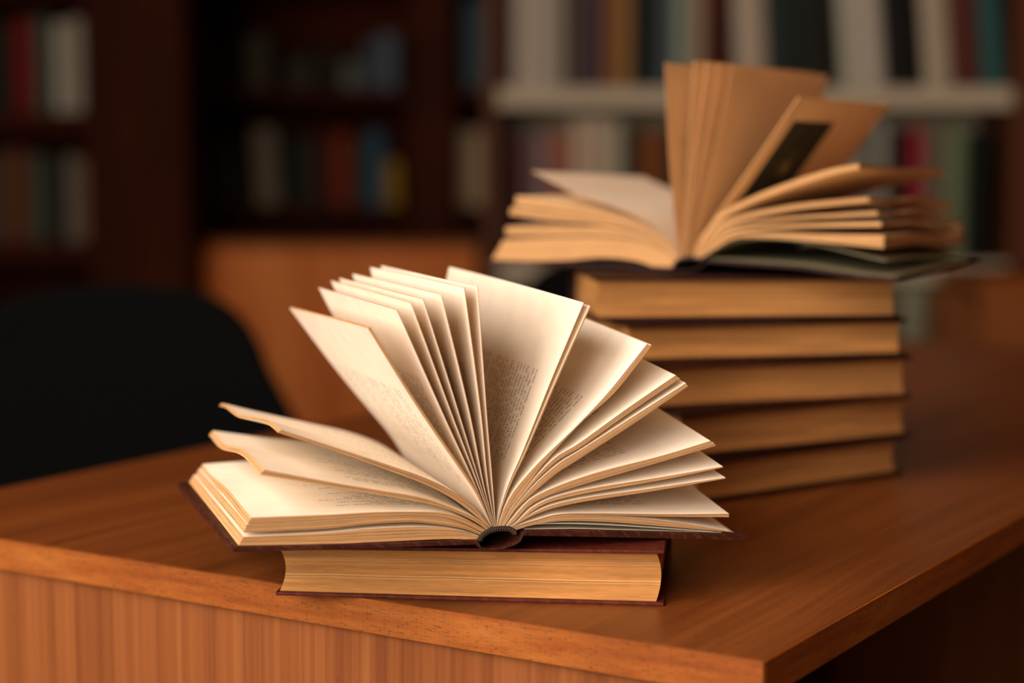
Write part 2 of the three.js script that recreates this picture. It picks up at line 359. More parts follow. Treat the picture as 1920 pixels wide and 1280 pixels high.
chair('black office chair with rounded backrest on the left of the desk', [-0.455, 0, -2.02], rad(8), 0.325, 0.56, 0.808, 0.38);
chair('black office chair half hidden between the front open book and the stack', [0.20, 0, -2.78], rad(-5), 0.40, 0.48, 0.80, 0.38);

// ---------------------------------------------------------------- paper, print and cover materials
// Print: rows of small dark strokes as wide and as high as letters; u = spine to fore-edge, v = near end to far end of the leaf
function paperTone(x, y, c, s) {
  const n = (vnoise(x * 0.02, y * 0.02, s) - 0.5) * 7 + (vnoise(x * 0.25, y * 0.25, s + 1) - 0.5) * 6 + (vnoise(x * 0.9, y * 0.9, s + 2) - 0.5) * 5;
  c[0] = 243 + n; c[1] = 226 + n; c[2] = 203 + n * 0.9;
}
function printTex(flush, s0, dense = 1) {
  const w = 768, h = 1152, ink = new Float32Array(w * h);
  const put = (x, y, a) => { x |= 0; y |= 0; if (x >= 0 && x < w && y >= 0 && y < h) ink[y * w + x] = Math.max(ink[y * w + x], a); };
  let keep = seed; seed = s0;
  const u0 = 0.17, u1 = 0.67, rowStep = 27; let y = 0.11 * h, para = Math.floor(rr(3, 8));
  while (y < 0.93 * h) {
    if (--para <= 0) { y += rnd() < 0.4 ? rowStep * 0.8 : 0; para = Math.floor(rr(2, 8)); }
    let len = (rnd() < 0.45 ? rr(0.35, 0.85) : rr(0.86, 1)) * (u1 - u0) * w, x = 0, first = true;
    if (rnd() < 0.15) x += 22;
    while (x < len - 14) {
      const letters = Math.floor(rr(2, 9));
      for (let l = 0; l < letters && x < len; l++) {
        const lw = rr(5, 7.5), up = rnd() < 0.22 ? 5 : 0, kind = rnd();
        for (let yy = -up; yy < 11; yy++) { put(P(x), y + yy, 0.8); put(P(x + 1), y + yy, 0.45); if (kind < 0.7 && yy >= 0) put(P(x + lw - 1.4), y + yy, 0.7); }
        if (kind < 0.5) for (let xx = 0; xx < lw - 1; xx++) put(P(x + xx), y + (kind < 0.25 ? 0 : 10), 0.7);
        x += lw + 1.6; first = false;
      }
      x += rr(8, 13);
    }
    y += rowStep;
  }
  function P(x) { return flush === 'fore' ? u1 * w - x : u0 * w + x; }
  seed = keep;
  return dataTex(w, h, (x, yy, c) => { paperTone(x, yy, c, s0 % 97); const a = ink[yy * w + x] * dense; c[0] += (40 - c[0]) * a; c[1] += (34 - c[1]) * a; c[2] += (30 - c[2]) * a; });
}
const printFore = [printTex('fore', 101), printTex('fore', 777)], printSpine = [printTex('spine', 303), printTex('spine', 909)];
const plainPaper = dataTex(256, 256, (x, y, c) => paperTone(x, y, c, 5));
// a printed dark photograph on one leaf of the rear book: murky olive blotches
const picturePage = dataTex(512, 768, (x, y, c) => {
  paperTone(x, y, c, 9); const u = x / 512, v = y / 768;
  if (u > 0.26 && u < 0.86 && v > 0.10 && v < 0.52) {
    const a = vnoise(u * 9, v * 12, 31), b = vnoise(u * 24, v * 30, 32), m = Math.max(0, 1 - Math.hypot((u - 0.56) / 0.16, (v - 0.31) / 0.13));
    const t = Math.max(0, a * 0.5 + b * 0.5 - 0.35) * m * 2.2; c[0] = 50 + 130 * t; c[1] = 48 + 122 * t; c[2] = 32 + 78 * t;
  }
});
// stacked leaf edges seen from the side: u along the leaf, v across the leaves (one tile = 8 mm = about 80 leaves)
const edgeTex = dataTex(512, 128, (x, y, c) => {
  const row = hash(0, y, 71), slow = vnoise(x / 40, y / 3, 72, 1e9, 1e9), grit = hash(x, y, 73);
  const k = 0.80 + 0.2 * row + 0.12 * (slow - 0.5) + 0.05 * (grit - 0.5) - (hash(1, y, 74) > 0.86 ? 0.3 : 0);
  c[0] = 212 * k; c[1] = 157 * k; c[2] = 102 * k;
});
edgeTex.repeat.set(1 / 0.1, 1 / 0.008);
const leafOpt = { color: '#ffffff', roughness: 0.9, specularIntensity: 0.25, transmission: 0.34, thickness: 0 };
const P_FORE = printFore.map((t) => std({ map: t, ...leafOpt })), P_SPINE = printSpine.map((t) => std({ map: t, ...leafOpt }));
const P_PLAIN = std({ map: plainPaper, ...leafOpt }), P_PICT = std({ map: picturePage, ...leafOpt, color: '#f7e3c4' });
const P_FORE_S = printFore.map((t) => std({ map: t, roughness: 0.9, specularIntensity: 0.25 })), P_SPINE_S = printSpine.map((t) => std({ map: t, roughness: 0.9, specularIntensity: 0.25 }));
const P_EDGE = std({ map: edgeTex, roughness: 0.95, specularIntensity: 0.2, bumpMap: edgeTex, bumpScale: 0.00015 });
const endpaper = std({ color: '#cfc4ab', roughness: 0.9, specularIntensity: 0.25 });
const clothBump = dataTex(256, 256, (x, y, c) => { const v = 128 + 80 * (vnoise(x / 8, y / 8, 41, 32, 32) - 0.5) + 70 * (hash(x, y, 42) - 0.5) + 40 * Math.sin(x * 1.57) * Math.sin(y * 1.57); c[0] = c[1] = c[2] = v; }, false);
clothBump.repeat.set(1 / 0.02, 1 / 0.02);
function coverTex(a, b) { const t = dataTex(256, 256, (x, y, c) => { const q = vnoise(x / 16, y / 16, 51, 16, 16) * 0.6 + vnoise(x / 5, y / 5, 52, 51, 51) * 0.4, k = q > 0.62 ? 1 : q / 0.62 * 0.6; for (let i = 0; i < 3; i++) c[i] = a[i] + (b[i] - a[i]) * k; }); t.repeat.set(1 / 0.05, 1 / 0.05); return t; }
const coverMaroon = std({ map: coverTex([64, 19, 9], [86, 32, 17]), roughness: 0.5, specularIntensity: 0.3, bumpMap: clothBump, bumpScale: 0.00012 });
const coverBrown = std({ map: coverTex([46, 18, 9], [76, 37, 22]), roughness: 0.5, specularIntensity: 0.3, bumpMap: clothBump, bumpScale: 0.00012 });
const coverDark = std({ map: coverTex([34, 14, 7], [48, 22, 13]), roughness: 0.55, specularIntensity: 0.3, bumpMap: clothBump, bumpScale: 0.0001 });

// ---------------------------------------------------------------- open books
// A sheaf of leaves. a, b: the two outer leaves' near edges, spine to fore-edge, mm in the plane across the spine (b may be a thickness).
// The far end is turned about the spine by phi degrees; L is the length along the spine.
function spaced(pts, N) { return new THREE.CatmullRomCurve3(pts.map(([x, y]) => new THREE.Vector3(x, y, 0)), false, 'centripetal').getSpacedPoints(N).map((v) => [v.x, v.y]); }
function gatherings(parent, d, L, mats) {
  const N = 26, A = spaced(d.a, N), B = spaced(d.b, N), mid = 18, th = Math.hypot(A[mid][0] - B[mid][0], A[mid][1] - B[mid][1]), k = d.flush ? Math.max(1, Math.round(th / 2.6)) : Math.max(1, Math.min(5, Math.round(th / 1.0)));
  let f0 = 0;
  for (let j = 0; j < k; j++) {
    const f1 = j === k - 1 ? 1 : (j + 1 + rr(-0.25, 0.25)) / k, gap = j === k - 1 ? 0 : Math.min(0.3 * (f1 - f0), 0.14 / th), pull = d.flush || j === 0 || j === k - 1 ? 0 : rr(-0.6, 0.4);
    const mix = (f) => A.map(([x, y], i) => [x + (B[i][0] - x) * f, y + (B[i][1] - y) * f]);
    const cut = (l) => { const e = l[N], p = l[N - 1], q = Math.hypot(e[0] - p[0], e[1] - p[1]); return [...l.slice(0, N), [e[0] + (e[0] - p[0]) / q * pull, e[1] + (e[1] - p[1]) / q * pull]]; };
    const g0 = f0, g1 = f1 - gap;
    sheaf(parent, 'page_sheaf', { ...d, a: cut(mix(g0)), b: cut(mix(g1)) }, L, mats);
    f0 = f1;
  }
}
function sheaf(parent, name, d, L, mats) {
  const N = 26, K = 14, A = spaced(d.a, N);
  let Bl;
  if (typeof d.b === 'number') Bl = A.map(([x, y], i) => {
    const [x0, y0] = A[Math.max(0, i - 1)], [x1, y1] = A[Math.min(N, i + 1)], l = Math.hypot(x1 - x0, y1 - y0), k = d.b * (0.4 + 0.6 * Math.min(1, i / 8));
    return [x + (y1 - y0) / l * k, y - (x1 - x0) / l * k];
  });
  else Bl = spaced(d.b, N);
  const phi = rad(d.phi ?? 0), pow = d.pow ?? 1, wave = d.wave ?? 0, ph = d.ph ?? 0;
  const at = (line, i, t) => {
    const [bx, by] = line[0], [x, y] = line[i], s = i / N, f = phi * Math.pow(t, pow) + rad(wave) * Math.sin(t * 7.3 + ph) * t * s, c = Math.cos(f), q = Math.sin(f), dx = x - bx, dy = y - by;
    return [(bx + dx * c - dy * q + (d.dx ?? 0) * s * t) / 1000, (by + dx * q + dy * c) / 1000, -t * L];
  };
  const pos = [], uv = [], idx = [[], [], []];
  const grid = (g, rows, cols, fn, uvf, flip) => {
    const o = pos.length / 3;
    for (let r = 0; r <= rows; r++) for (let c = 0; c <= cols; c++) { pos.push(...fn(r, c)); uv.push(...uvf(r, c)); }
    for (let r = 0; r < rows; r++) for (let c = 0; c < cols; c++) { const a = o + r * (cols + 1) + c, b = a + 1, e = a + cols + 1, f = e + 1; idx[g].push(...(flip ? [a, e, b, b, e, f] : [a, b, e, b, f, e])); }
  };
  grid(0, N, K, (i, k) => at(A, i, k / K), (i, k) => [i / N, k / K], true);
  grid(1, N, K, (i, k) => at(Bl, i, k / K), (i, k) => [i / N, k / K], false);
  const th = (i) => Math.hypot(A[i][0] - Bl[i][0], A[i][1] - Bl[i][1]) / 1000, v0 = rnd();
  grid(2, N, 1, (i, k) => at(k ? Bl : A, i, 0), (i, k) => [i * 0.005, v0 * 0.008 + (k ? th(i) : 0)], false);
  grid(2, N, 1, (i, k) => at(k ? Bl : A, i, 1), (i, k) => [i * 0.005, v0 * 0.008 + (k ? th(i) : 0)], true);
  grid(2, K, 1, (k, j) => at(j ? Bl : A, N, k / K), (k, j) => [k / K * L, v0 * 0.008 + (j ? th(N) : 0)], false);
  const g = new THREE.BufferGeometry();
  g.setAttribute('position', new THREE.Float32BufferAttribute(pos, 3)); g.setAttribute('uv', new THREE.Float32BufferAttribute(uv, 2));
  g.setIndex(idx.flat()); let s = 0; idx.forEach((x, m) => { g.addGroup(s, x.length, m); s += x.length; });
  g.computeVertexNormals();
  return part(name, g, mats, parent);
}
// a strip of board following a closed outline (mm) across the spine, from z1 (near) to z0 (far); skew moves the far end sideways
function boardGeo(outline, zNear, zFar, skew = [0, 0], about = 0) {
  const s = new THREE.Shape(outline.map(([x, y]) => new THREE.Vector2(x / 1000, y / 1000)));
  const g = new THREE.ExtrudeGeometry(s, { depth: zNear - zFar - 0.0008, bevelEnabled: true, bevelThickness: 0.0004, bevelSize: 0.0003, bevelOffset: -0.0003, bevelSegments: 2, steps: 8 }).translate(0, 0, zFar + 0.0004);
  const p = g.attributes.position;
  for (let i = 0; i < p.count; i++) { const t = (zNear - p.getZ(i)) / (zNear - zFar), k = Math.min(1, Math.abs(p.getX(i) * 1000 - about) / 130); p.setX(i, p.getX(i) + skew[0] / 1000 * t * k); p.setY(i, p.getY(i) + skew[1] / 1000 * t * k); }
  g.computeVertexNormals();
  const uv = g.attributes.uv; for (let i = 0; i < p.count; i++) uv.setXY(i, p.getX(i) + p.getY(i) * 0.7, p.getZ(i) + p.getY(i) * 0.7);
  return g;
}
// thickened curve as outline
function ribbon(pts, t, N = 24) {
  const c = spaced(pts, N), up = [], dn = [];
  c.forEach(([x, y], i) => { const [x0, y0] = c[Math.max(0, i - 1)], [x1, y1] = c[Math.min(N, i + 1)], l = Math.hypot(x1 - x0, y1 - y0), nx = -(y1 - y0) / l, ny = (x1 - x0) / l; up.push([x + nx * t / 2, y + ny * t / 2]); dn.push([x - nx * t / 2, y - ny * t / 2]); });
  return [...up, ...dn.reverse()];
}
const sheafPick = (i, d, solid) => { const f = (solid ? P_FORE_S : P_FORE)[i % 2], s = (solid ? P_SPINE_S : P_SPINE)[i % 2]; return [f, s, P_EDGE]; };

const FRONT = [
  { a: [[-8.0,5.3],[-22.8,6.7],[-50.9,7.3],[-85.4,7.9],[-131.9,9.9]], b: [[-7.2,7.2],[-15.7,10.2],[-22.8,12.0],[-36.9,13.8],[-64.7,14.4],[-85.3,13.7],[-129.2,14.1]]  },
  { a: [[-6.3,7.7],[-15.7,11.6],[-22.8,13.4],[-40.5,16.4],[-64.7,16.9],[-85.3,15.9],[-129.2,16.2]], b: [[-5.7,8.5],[-16.3,14.1],[-25.6,17.5],[-43.8,19.6],[-64.7,20.2],[-85.2,20.0],[-127.5,20.2]]  },
  { a: [[-5.4,8.8],[-16.0,14.4],[-25.3,17.7],[-43.8,19.9],[-64.7,20.5],[-85.2,20.3],[-127.2,20.5]], b: [[-3.7,10.1],[-15.7,16.9],[-26.4,20.6],[-43.8,22.1],[-64.6,23.0],[-85.2,23.0],[-125.3,23.6]]  },
  { a: [[-3.4,10.2],[-8.6,14.3],[-19.4,20.2],[-29.8,24.4],[-50.7,29.6],[-85.1,37.2],[-120.8,45.0]], b: [[-2.6,11.1],[-7.1,15.6],[-22.7,23.2],[-36.8,28.9],[-57.6,33.6],[-85.0,39.6],[-118.3,47.5]]  },
  { a: [[-2.3,11.4],[-11.4,20.0],[-22.7,28.2],[-36.8,36.1],[-57.6,44.9],[-84.9,56.0],[-111.4,65.8]], b: [[-1.4,11.6],[-12.2,24.5],[-22.7,32.1],[-36.7,39.4],[-57.5,47.6],[-84.8,57.9],[-109.8,67.3]]  },
  { a: [[-1.1,11.9],[-9.1,29.1],[-19.8,45.5],[-30.5,61.2],[-44.0,81.8],[-65.2,116.7]], b: 1.4  },
  { a: [[-0.6,11.8],[-10.8,36.7],[-26.2,70.7],[-50.4,125.7]], b: 0.35  },
  { a: [[-0.1,11.8],[-8.9,36.6],[-21.7,70.5],[-43.2,129.1]], b: 0.3  },
  { a: [[0.2,11.8],[-7.5,36.6],[-17.8,70.3],[-36.8,130.8]], b: 0.3  },
  { a: [[0.4,11.8],[-5.7,36.5],[-12.4,70.1],[-27.4,133.0]], b: 0.35  },
  { a: [[0.9,11.8],[-3.1,36.4],[-6.5,69.9],[-15.3,136.3]], b: 0.35  },
  { a: [[1.3,11.7],[-0.7,36.2],[-3.5,69.8],[-8.3,136.7]], b: 0.3  },
  { a: [[1.7,11.7],[3.2,19.2],[8.4,34.4],[14.4,47.3],[32.2,89.6],[48.8,127.2]], b: 0.3  },
  { a: [[1.9,11.7],[3.5,18.6],[9.2,34.3],[15.7,47.2],[34.9,89.5],[52.2,125.5]], b: 0.7  },
  { a: [[2.6,12.0],[6.5,22.4],[10.7,29.5],[22.2,42.1],[44.9,62.5],[61.8,79.0],[83.9,104.6]], b: [[4.2,11.9],[8.9,21.2],[15.8,29.2],[25.3,41.4],[47.8,64.3],[65.4,78.8],[86.9,104.0]]  },
  { a: [[4.5,11.8],[9.5,20.8],[16.4,29.2],[22.5,36.3],[34.1,46.9],[44.9,52.6],[73.7,71.2],[100.2,87.5]], b: [[5.0,11.8],[10.4,20.5],[17.6,29.1],[23.9,35.7],[35.6,45.1],[46.4,50.6],[75.5,68.8],[102.9,85.4]]  },
  { a: [[5.2,11.8],[10.9,20.5],[18.2,28.5],[25.1,35.2],[36.7,44.0],[46.4,49.2],[77.3,66.8],[106.0,83.1]], b: [[5.9,11.8],[13.0,21.2],[22.4,28.9],[34.1,37.9],[44.9,44.1],[77.3,62.8],[107.4,81.3]]  },
  { a: [[6.6,11.4],[13.0,18.5],[19.9,25.1],[28.3,29.1],[40.0,33.1],[56.7,37.6],[93.7,45.0],[120.3,51.5]], b: [[8.2,11.3],[11.8,14.2],[18.7,21.2],[28.3,26.0],[45.0,30.5],[88.9,40.6],[123.7,48.8]]  },
  { a: [[8.5,11.0],[13.0,13.6],[19.3,19.5],[28.3,24.1],[45.0,28.0],[93.8,33.4],[127.6,37.3]], b: [[8.9,11.0],[13.5,13.3],[20.2,18.3],[28.3,22.4],[45.0,25.9],[93.8,31.8],[127.9,36.7]]  },
  { a: [[9.2,10.7],[16.4,15.1],[28.3,20.4],[45.0,23.7],[89.0,27.6],[129.2,31.2]], b: [[9.6,10.7],[17.0,14.5],[28.3,18.7],[45.0,21.7],[89.0,26.0],[129.5,30.6]]  },
  { a: [[9.8,10.4],[16.4,12.6],[25.4,14.6],[34.2,16.4],[56.8,15.7],[94.0,13.2],[131.6,11.3]], b: [[10.4,10.2],[17.0,12.0],[25.4,13.5],[34.2,15.0],[56.8,14.6],[94.0,11.9],[131.5,9.5]]  },
  { a: [[10.5,10.1],[17.0,11.7],[25.4,13.2],[34.2,14.7],[56.8,14.1],[94.0,9.6],[132.3,1.8]], b: [[11.2,9.5],[17.0,10.6],[25.4,11.9],[34.2,12.7],[56.9,11.4],[94.0,6.7],[134.8,0.9]]  },
  { a: [[11.4,9.2],[16.4,10.5],[22.5,11.7],[36.2,11.4],[56.9,9.8],[89.8,6.1],[123.4,1.8]], b: 0.2  },
];
const FRONT_TWIST = [[1.0, 1, 0, -3.5], [2.2, 1.2, 0, -2], [2.4, 1.3, 0.8, -1.5], [5.7, 1.8, 1.6], [8, 1.5, 1.6], [4.8, 1.1], [2.8], [2.5], [3.1], [3.6], [4], [4.1], [11.1], [10.6], [10.9], [11.2], [9.8], [11], [10.8], [9], [9.7], [7.2], [4]];
{
  const b = thing('open_book', 'open book fanning its leaves on the front closed book', 'book', [-0.00969, 0.7802, -0.93794], rad(16), 'open books');
  const L = 0.195;
  FRONT.forEach((d, i) => {
    const [phi, pow, wave, dx] = FRONT_TWIST[i]; Object.assign(d, { phi, pow, wave, dx, ph: i, flush: i < 3 });
    const thin = typeof d.b === 'number';
    if (thin) sheaf(b, 'leaf', d, L, i === FRONT.length - 1 ? [endpaper, endpaper, endpaper] : sheafPick(i, d, false)); else gatherings(b, d, L, sheafPick(i, d, true));
  });
  part('front_board', boardGeo([[-9.4, 3.5], [-9.0, 5.9], [-70, 7.4], [-134.2, 9.9], [-135.3, 9.3], [-135.2, 7.2], [-70, 5.0]], 0.003, -L - 0.003, [-8, -2.3], -9), coverBrown, b, 'mottled dark brown board with worn edge');
  part('back_board', boardGeo([[15.6, 6.6], [16.6, 9.3], [45, 8.0], [131, 0.8], [141, -0.6], [141.9, -1.6], [141.2, -3.3], [45, 4.4]], 0.003, -L - 0.003), coverBrown, b);
  part('spine', boardGeo(ribbon([[-9.2, 4.6], [-7.2, 1.5], [0, 0.4], [8.3, 1.6], [13.6, 4.0], [15.0, 6.6], [16.2, 8.6]], 1.1), 0.003, -L - 0.003), coverBrown, b);
  part('spine_lining', boardGeo(ribbon([[-7.2, 5.6], [-4.9, 8.2], [0.6, 10.3], [8.9, 9.9], [11.2, 7.8]], 0.7), -0.001, -L), std({ color: '#4a4434', roughness: 0.95 }), b);
  const hb = part('headband', boardGeo(ribbon([[-8.0, 5.4], [-5.2, 8.7], [0.5, 10.9], [8.9, 10.5], [11.8, 8.2]].map(([x, y]) => [x, y - 0.5]), 2.7), 0.0012, -0.004), std({ color: '#2c1d14', roughness: 0.9, bumpMap: clothBump, bumpScale: 0.0004 }), b, 'dark woven headband at the end of the spine');
  const pts = spaced([[-8.0, 5.4], [-5.2, 8.7], [0.5, 10.9], [8.9, 10.5], [11.8, 8.2]], 34);
  pts.forEach(([x, y], i) => { if (i % 1 === 0) part('stitch', new THREE.SphereGeometry(0.00042, 8, 6).scale(1, 1.7, 1).translate(x / 1000, (y + (i % 2 ? 0.25 : -0.25)) / 1000, 0.0013), stitchMat(i), hb); });
  const past = boardGeo([[17.0, 9.35], [45, 8.1], [128, 1.15], [128, 0.95], [45, 7.9], [17.0, 9.1]], -0.001, -L - 0.0005);
  part('pastedown', past, endpaper, b, 'pale endpaper pasted inside the right board');
}
function stitchMat(i) { stitchMat.m ??= [std({ color: '#5a3c20', roughness: 0.9 }), std({ color: '#20140d', roughness: 0.9 })]; return stitchMat.m[i % 2]; }

const REAR = [
  { a: [[-10.4,1.5],[-23.3,1.1],[-37.6,4.8],[-63.7,6.6],[-89.8,4.1],[-122.1,2.4],[-153.8,2.7]], b: [[-8.1,5.3],[-17.4,11.8],[-37.7,18.7],[-68.8,20.6],[-111.3,19.3],[-144.9,17.0]]  },
  { a: [[-7.7,5.7],[-16.6,12.9],[-37.8,19.8],[-68.8,21.8],[-100.5,21.1],[-142.7,20.5]], b: [[-6.9,6.8],[-13.4,13.3],[-32.9,23.3],[-58.4,28.0],[-100.6,27.9],[-142.7,26.7]]  },
  { a: [[-6.7,6.8],[-13.0,13.7],[-32.9,24.4],[-68.8,30.1],[-111.3,32.7],[-139.6,35.7]], b: [[-6.1,7.2],[-12.2,14.5],[-35.8,25.9],[-63.9,33.6],[-100.6,37.9],[-138.7,40.7]]  },
  { a: [[-6.1,7.6],[-12.2,15.2],[-35.8,27.0],[-63.9,34.7],[-100.6,39.0],[-135.2,42.7]], b: [[-5.7,8.0],[-11.4,16.0],[-33.7,28.9],[-63.9,38.1],[-100.6,44.4],[-134.3,48.9]]  },
  { a: [[-5.3,8.0],[-11.4,17.1],[-27.7,30.1],[-48.2,39.5],[-84.9,50.6],[-121.7,67.1]], b: 0.3  },
  { a: [[-4.1,8.4],[-8.2,23.8],[-14.0,75.4],[-18.2,142.4]], b: 0.35  },
  { a: [[-3.3,8.8],[-2.6,24.0],[-0.0,75.5],[3.6,143.4]], b: 0.8  },
  { a: [[-2.5,8.8],[-1.1,24.0],[4.3,75.5],[13.0,142.5]], b: 0.5  },
  { a: [[-1.7,8.8],[0.5,24.0],[9.9,75.5],[21.2,141.6]], b: 0.5  },
  { a: [[-0.1,8.9],[4.5,24.1],[17.7,75.5],[31.6,139.9]], b: 0.4  },
  { a: [[1.5,8.9],[8.5,20.5],[31.6,52.0],[61.7,93.5],[78.9,117.8]], b: 0.8  },
  { a: [[4.7,9.0],[11.6,24.3],[22.1,38.0],[43.3,49.2],[67.9,59.2],[102.6,70.1],[121.2,73.4]], b: [[5.9,9.0],[13.2,22.1],[24.1,34.8],[43.3,45.3],[67.9,54.9],[103.1,66.3],[121.6,70.2]]  },
  { a: [[6.3,9.1],[14.4,21.8],[24.9,33.3],[68.1,44.6],[103.4,49.3],[128.8,51.7]], b: [[7.1,8.7],[16.4,20.0],[28.0,30.5],[68.1,41.3],[103.5,46.1],[128.9,48.9]]  },
  { a: [[7.1,8.7],[17.2,19.6],[28.8,29.8],[68.2,37.0],[103.6,40.1],[134.4,42.4]], b: [[7.9,8.7],[18.4,18.6],[30.0,28.0],[68.3,34.9],[103.6,38.0],[134.5,39.9]]  },
  { a: [[8.3,8.4],[18.8,18.2],[30.4,26.9],[68.3,32.0],[103.7,34.1],[137.1,35.4]], b: [[8.7,8.4],[19.6,17.1],[32.0,25.1],[68.3,29.8],[103.7,31.6],[137.1,32.6]]  },
  { a: [[9.0,8.4],[20.4,16.8],[32.8,24.4],[58.9,26.4],[96.5,26.1],[139.1,26.4]], b: [[10.2,8.1],[21.2,15.0],[33.6,21.8],[59.0,23.2],[96.6,21.2],[139.2,18.3]]  },
  { a: [[11.0,8.1],[22.4,15.0],[35.9,20.4],[61.2,22.8],[89.5,20.3],[124.2,13.0],[140.5,9.9]], b: 0.3  },
];
const flyleaf = std({ color: '#857a5c', roughness: 0.9, specularIntensity: 0.2 });  // endpaper toned dark olive in place of shade from the sheaves above
const AGED = '#f7e3c4';                                    // the rear book's browner paper
const R_PLAIN = std({ map: plainPaper, ...leafOpt, color: AGED }), R_FORE = std({ map: printFore[0], ...leafOpt, color: AGED }), R_SPINE = std({ map: printSpine[0], ...leafOpt, color: AGED });
const R_FORE_S = std({ map: printFore[1], color: AGED, roughness: 0.9, specularIntensity: 0.25 }), R_SPINE_S = std({ map: printSpine[1], color: AGED, roughness: 0.9, specularIntensity: 0.25 });
const REAR_TWIST = [[0.4], [0.6], [0.8], [1.2], [3.4, 1, 0], [1.5], [1.0], [0.8], [0.5], [0.3], [-0.6], [-3.2, 1, 1.0], [-3.8, 1, 1.6], [-3.6, 1, 1.8], [-3.6, 1, 1.8], [-2.4, 1, 1.4], [-2.6, 1, 0.8]];
{
  const b = thing('open_book', 'open book fanning its leaves on top of the stack of five books', 'book', [0.12132, 0.9035, -1.27316], rad(-28), 'open books');
  const L = 0.205;
  REAR.forEach((d, i) => {
    const [phi, pow, wave, dx] = REAR_TWIST[i]; Object.assign(d, { phi, pow, wave, dx, ph: i * 0.8 });
    const thin = typeof d.b === 'number', m = i === REAR.length - 1 ? [flyleaf, flyleaf, flyleaf] : i === 10 ? [R_PLAIN, P_PICT, P_EDGE] : i === 4 ? [P_PLAIN, P_PLAIN, P_EDGE] : i === 9 ? [R_PLAIN, R_PLAIN, P_EDGE] : thin ? [R_FORE, R_SPINE, P_EDGE] : [R_FORE_S, R_SPINE_S, P_EDGE];
    if (thin) sheaf(b, 'leaf', d, L, m); else gatherings(b, d, L, m);
  });
  part('front_board', boardGeo([[-11, -1.2], [-10.6, 1.2], [-60, 2.4], [-110, 2.2], [-157, 2.6], [-158.2, 1.6], [-157.4, 0.2], [-110, -0.2], [-60, -0.2]], 0.003, -L - 0.003), coverDark, b);
  part('back_board', boardGeo([[15.4, 5.6], [15.8, 8.0], [82.7, 5.4], [124.5, 0.6], [150.6, -0.6], [151.6, -1.4], [151, -2.9], [124, -2.0], [82, 2.8]], 0.003, -L - 0.003), coverDark, b);
  part('spine', boardGeo(ribbon([[-10.8, 0.0], [-6, -0.9], [0, -1.0], [8, 0.8], [13, 3.4], [15.4, 6.8]], 1.1), 0.003, -L - 0.003), coverDark, b);
  part('spine_lining', boardGeo(ribbon([[-10, 2.2], [-7, 5.6], [0, 7.8], [7, 7.4], [11.6, 6.8]], 0.8), -0.001, -L), std({ color: '#3c3426', roughness: 0.95 }), b);
  part('headband', boardGeo(ribbon([[-10.4, 2.4], [-7, 5.9], [0, 8.2], [7, 7.9], [11.8, 7.2]], 1.7), 0.0012, -0.004), std({ color: '#241a12', roughness: 0.9 }), b);
  part('pastedown', boardGeo([[16.4, 8.1], [82.7, 5.55], [124.5, 0.75], [146, -0.3], [146, -0.5], [124.5, 0.55], [82.7, 5.3], [16.4, 7.9]], -0.001, -L - 0.0005), flyleaf, b, 'endpaper pasted inside the right board, darkened to olive for shade');
}

// ---------------------------------------------------------------- closed books
// local frame: +x along the book's length, fore-edge towards +z, thickness up; hl / hr = total thickness at the left / right end
function foreTex(s, lines) {
  return dataTex(1024, 256, (x, y, c) => {
    const v = y / 256, wob = (vnoise(x / 150, 3, s) - 0.5) * 0.02 + (vnoise(x / 60, 7, s + 1) - 0.5) * 0.008;
    const row = hash(2, Math.floor((v + wob * 0.4) * 190), s + 2), slow = vnoise(x / 240, (v + wob) * 13, s + 3), fine = vnoise(x / 30, (v + wob) * 90, s + 4), grit = hash(x, y, s + 5);
    let k = 0.8 + 0.10 * row + 0.18 * (slow - 0.5) + 0.10 * (fine - 0.5) + 0.06 * (grit - 0.5);
    let r = 194 * k, g = 132 * k, b = 72 * k;
    for (const l of lines) { const q = Math.max(0, 1 - Math.abs(v + wob - l) / 0.006); r += (242 - r) * q * 0.8; g += (206 - g) * q * 0.8; b += (154 - b) * q * 0.8; }
    c[0] = r; c[1] = g; c[2] = b;
  });
}
